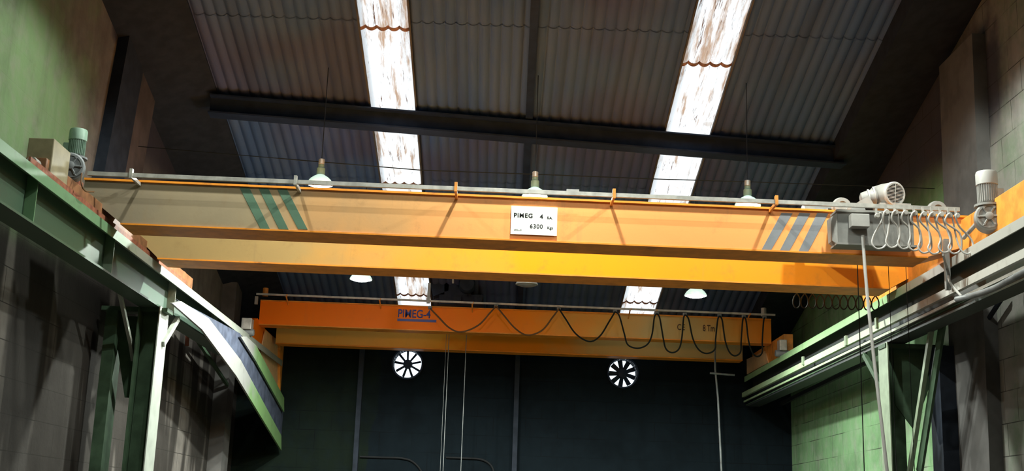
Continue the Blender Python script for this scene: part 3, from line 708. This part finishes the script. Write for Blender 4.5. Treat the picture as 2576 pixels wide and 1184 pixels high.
# drop cable from crane to conductor tray
pts = [onY(2372, 640, 12.1), onX(2384, 680, 4.78), onX(2388, 705, 4.72), onX(2398, 722, 4.74), onX(2420, 745, 4.78), onX(2433, 748, 4.82)]
tag(MB().tube(spline(pts), .013, 10).build('feed_cable', 'cable_l', smooth=True), 'pale cable looping from the crane end down to the conduit on the right runway', 'cable')
MB().box((onX(2382, 665, 4.76)), (.05, .05, .55)).build('collector_arm', 'midgrey', c1)
# coiled dark cable behind the near crane at right
cc = []
for k_ in range(0, 11*16):
    u_ = k_/16; a_ = 2*math.pi*u_; px = 1990+19.8*u_+14*math.sin(a_)+4; py = 752-20*math.cos(a_)*1+u_*.6+2
    cc.append(onY(px, py, 14.95+.03*math.cos(a_)))
tag(MB().tube(cc, .0085, 6).build('coiled_cable', 'cable_d', smooth=True), 'dark cable hanging in round coils under the right end of the near crane', 'cable')
# ================================================================== FAR CRANE
c2 = thing('bridge_crane', (0, 21.4, HB), 'far overhead crane, bright orange at the left, tan at the right, with blue lettering', 'crane')
K2 = .012
def gy2(x): return 21.4+K2*x
zb = onY(1300, 850, 21.4).z; zt = 5.33
pL, pR = onY(652, 800, gy2(-4.2)).x, onY(1940, 830, gy2(4.9)).x
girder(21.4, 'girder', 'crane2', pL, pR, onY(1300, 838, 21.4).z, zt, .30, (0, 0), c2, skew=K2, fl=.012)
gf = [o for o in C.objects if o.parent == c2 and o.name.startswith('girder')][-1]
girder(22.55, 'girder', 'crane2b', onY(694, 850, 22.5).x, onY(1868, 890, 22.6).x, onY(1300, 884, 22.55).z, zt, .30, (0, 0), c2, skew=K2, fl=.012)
# carriages
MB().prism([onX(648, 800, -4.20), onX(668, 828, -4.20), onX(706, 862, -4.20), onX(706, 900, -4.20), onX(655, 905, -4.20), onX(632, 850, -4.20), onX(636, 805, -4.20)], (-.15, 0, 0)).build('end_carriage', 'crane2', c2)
MB().prism([onX(668, 830, -4.17), onX(706, 862, -4.17), onX(706, 990, -4.17), onX(652, 905, -4.17)], (-.02, 0, 0)).build('side_plate', 'tan', c2)
MB().prism([onX(705, 862, -4.12), onX(735, 868, -4.12), onX(735, 925, -4.12), onX(722, 1020, -4.12), onX(705, 990, -4.12)], (-.05, 0, 0)).build('rear_plate', 'carriage', c2)
MB().box((5.0, 21.9, 4.75), (.16, 2.6, .36), bev=.01).build('end_carriage', 'carriage', c2)
MB().prism([onX(1924, 882, 4.90), onX(1932, 912, 4.90), onX(1872, 945, 4.90), onX(1868, 908, 4.90)], (.02, 0, 0)).build('side_plate', 'tan', c2)
for (px0_, py0_, px1_, py1_, x_) in ((611, 801, 634, 830, -4.15), (1958, 855, 1977, 883, 4.86)):
    a_, b_ = onX(px0_, py0_, x_), onX(px1_, py1_, x_); s_ = MB(); yy = (a_.y+b_.y)/2
    a_, b_ = onY(px0_, py0_, yy), onY(px1_, py1_, yy)
    s_.box(((a_.x+b_.x)/2, yy, (a_.z+b_.z)/2), (abs(b_.x-a_.x), .2, a_.z-b_.z), bev=.01); so = s_.build('fan_cowl', 'galv', c2)
    MB().lathe([(.05, -.12), (.06, -.1), (.06, .1), (.05, .12)], ((a_.x+b_.x)/2, yy, b_.z-.04), (1, 0, 0), 16).build('gearbox', 'gearbox', so, True)
# rail in front of far crane
YR2 = 21.12
def fr2(px, py): q = onY(px, py, YR2); return onY(px, py, YR2+K2*q.x)
rA, rB = fr2(645, 739), fr2(1950, 792)
MB().ibar(rA, rB, .032, .03, kind='R').build('festoon_rail', 'galv', c2)
for px, tilt in ((720, -1), (955, 1), (1188, 1), (1585, 1), (1650, -1), (1885, 1)):
    q = fr2(px, 742+(px-645)*.0406); m_ = MB(); m_.box(q+Vector((0, 0, .02)), (.05, .03, .035)); m_.tube([q, (q.x, gy2(q.x), q.z-.10)], .012, 6); m_.build('rail_bracket', 'carriage', c2)
for px, m__ in ((668, 'carriage'), (1921, 'galv')):
    q = onY(px, 733 if px < 1000 else 783, 21.5); MB().lathe([(.05, -.09), (.05, .06), (.03, .07)], q, (0, 0, 1), 14).build('end_post', m__, c2, True)
q = onY(645, 755, 21.2); MB().box(q, (.05, .05, .14)).build('end_box', 'lightgrey', c2)
# lettering on the far crane
A, B = onY(1000, 797, 21.38), onY(1098, 799, 21.38)
hh = onY(1000, 776, 21.38).z-onY(1000, 797, 21.38).z; y_ = gy2(A.x)-.006
text('lettering', 'PIMEG-4', hh*1.36, (A.x, y_, A.z+.0), 'blue', gf, .014, (1, K2, 0), (B.x-A.x)/(hh*1.36*4.25))
D_ = onY(1000, 807, 21.38)
MB().prism([(A.x, y_, D_.z), (B.x, gy2(B.x)-.006, D_.z-.0), (B.x, gy2(B.x)-.006, D_.z+.045), (A.x, y_, D_.z+.045)], (0, .003, 0)).build('lettering_bar', 'blue', gf)
q = onY(1703, 829, gy2(3.2)-.006); text('lettering', 'CE', .15, q, 'brownink', gf, .012, (1, K2, 0), .75, 1.1)
q = onY(1768, 832, gy2(3.6)-.006); text('lettering', '8 Tm', .16, q, 'brownink', gf, .014, (1, K2, 0), .62)
# festoon of the far crane
f2 = thing('festoon_cable', tuple(fr2(1300, 770)), 'dark cable hanging in wide swags in front of the far crane', 'cable')
T2 = [(1082, 776), (1248, 770), (1406, 777), (1547, 784), (1652, 789), (1723, 792), (1810, 795), (1871, 797), (1923, 799)]
B2 = [(1162, 835), (1326, 843), (1482, 859), (1603, 876), (1691, 887), (1777, 889), (1848, 895), (1904, 897)]
for i, c_ in enumerate(B2):
    a_, b_ = T2[i], T2[i+1]; d_ = c_[1]-(a_[1]+b_[1])/2; wd = b_[0]-a_[0]; k_ = min(1, max(0, (160-wd)/90))
    if wd > 135: pp = [a_, (a_[0]+wd*.12, a_[1]+d_*.33), (a_[0]+wd*.30, a_[1]+d_*.80), c_, (b_[0]-wd*.27, b_[1]+d_*.78), (b_[0]-wd*.10, b_[1]+d_*.30), b_]
    else: pp = [a_, (a_[0]+wd*.10, a_[1]+d_*.12), (a_[0]+wd*.22, a_[1]+d_*.62), (c_[0]-wd*.23, c_[1]-d_*.10), c_, (c_[0]+wd*.23, c_[1]-d_*.10), (b_[0]-wd*.12, b_[1]+d_*.60), (b_[0]-wd*.06, b_[1]+d_*.10), b_]
    MB().tube(spline([fr2(*p)+Vector((0, -.03, 0)) for p in pp], 8), .014, 8).build('cable_loop', 'cable_r' if i < 2 else 'cable_d', f2, True)
for p in T2: MB().box(fr2(p[0], p[1]-2), (.07, .05, .05), bev=.008).build('cable_trolley', 'gearbox', f2)
# trolley of the far crane with its push bar
h2 = thing('hoist_trolley', tuple(onY(1150, 755, 22)), 'dark blue hoist trolley on top of the far crane under the left skylight strip', 'hoist')
def P2(a, b, y=21.95): return onY(a, b, y)
MB().prism([P2(1118, 700), P2(1185, 700), P2(1185, 755), P2(1118, 760)], (0, .35, 0)).build('body', 'navy', h2)
MB().prism([P2(1105, 740), P2(1216, 741), P2(1216, 765), P2(1105, 765)], (0, .9, 0)).build('frame', 'navy', h2)
MB().prism([P2(1080, 705), P2(1130, 705), P2(1128, 730), P2(1090, 745)], (0, .3, 0)).build('motor_housing', 'navy', h2)
MB().lathe([(.13, -.1), (.15, -.06), (.15, .15)], P2(1175, 715, 21.75), (0, 1, 0), 24).build('hoist_motor', 'darksteel', h2, True)
for px in (1150, 1203): MB().lathe([(.075, -.03), (.075, .03)], P2(px, 752, 21.85), (0, 1, 0), 20).build('wheel', 'darksteel', h2, True)
MB().prism([onY(1077, 711, 21.05), onY(1084, 711, 21.05), onY(1081, 762, 21.05), onY(1073, 762, 21.05)], (0, .04, 0)).build('tow_bar', 'lightgrey', h2)
MB().prism([onY(1137, 698, 21.6), onY(1142, 698, 21.6), onY(1142, 712, 21.6), onY(1137, 712, 21.6)], (0, .04, 0)).build('bracket', 'galv', h2)
for px, g_ in ((1121, 1), (1128, 1), (1172, 1)):
    A = onY(px, 870, 22.0); tag(MB().tube([(A.x, 22.1, 5.3), (A.x, 22.1, .5)], .007 if px != 1121 else .004, 6).build('wire_rope', 'gearbox'), {1121: 'thin left rope of the pair hanging from the far crane', 1128: 'right rope of the pair hanging from the far crane', 1172: 'single rope hanging from the far crane right of the pair'}[px], 'rope')
# far pendant pole at right with cross arm
pp_ = [onY(1799, 927, 22.4), onY(1806, 1000, 22.4), onY(1815, 1184, 22.4), onY(1820, 1300, 22.4)]
tag(MB().tube([Vector((pp_[0].x, 22.4, 4.9))]+pp_, .018, 8).build('pendant_cable', 'gearbox', smooth=True), 'grey cable hanging from the right end of the far crane', 'cable')
tag(MB().tube([onY(1786, 938, 22.38), onY(1848, 943, 22.38)], .018, 8).build('cross_arm', 'gearbox'), 'short horizontal grey bar across the hanging cable below the far crane', 'bar')
# ================================================================== FANS in the back wall
for i, c in enumerate(FANS):
    t = thing('wall_fan', (c.x, YB, c.z), 'round wall fan with %s' % ('daylight glaring through, left of the hanging ropes' if i == 0 else 'dark star of blades, right of the middle pilaster'), 'fan', 'round fans in the back wall')
    MB().lathe([(FR, -.03), (FR+.03, -.03), (FR+.03, .0), (FR+.004, .0), (FR+.004, .25), (FR, .25), (FR, -.03)], c, (0, 1, 0), 40, cap=False).build('ring', 'navy', t, True)
    MB().lathe([(.03, -.02), (.085, 0), (.09, .03), (.09, .12), (.03, .13)], c+Vector((0, .05, 0)), (0, 1, 0), 24).build('hub', 'navy', t, True)
    nb = 9
    for k in range(nb):
        a = 2*math.pi*k/nb+.2+i*.15; d = Vector((math.cos(a), 0, math.sin(a))); p = Vector((-math.sin(a), 0, math.cos(a))); tw = Vector((0, .6, 0))
        if i == 0: hw0, hw1, pt_ = .018, .022, .9
        else: hw0, hw1, pt_ = .032, .042, .5
        n0 = (p*1+tw*pt_).normalized()
        m_ = MB(); m_.prism([c+Vector((0, .11, 0))+d*.07+n0*hw0*2/1.5, c+Vector((0, .11, 0))+d*(FR-.015)+n0*hw1*2/1.5, c+Vector((0, .11, 0))+d*(FR-.015)-n0*hw1/1.0, c+Vector((0, .11, 0))+d*.07-n0*hw0], (0, .006, 0)); m_.build('blade', 'navy', t)
# drooping cable on the back wall
pts = [onY(p[0], p[1], YB-.03) for p in ((905, 1148), (960, 1150), (1010, 1152), (1040, 1162), (1062, 1190), (1075, 1240))]
tag(MB().tube(spline(pts), .02, 8).build('wall_cable', 'black', smooth=True), 'black cable drooping on the back wall left of the hanging ropes', 'cable')
pts = [onY(p[0], p[1], YB-.03) for p in ((1122, 1150), (1170, 1152), (1210, 1155), (1235, 1170), (1245, 1200), (1250, 1240))]
tag(MB().tube(spline(pts), .02, 8).build('wall_cable', 'black', smooth=True), 'black cable drooping on the back wall right of the hanging ropes', 'cable')
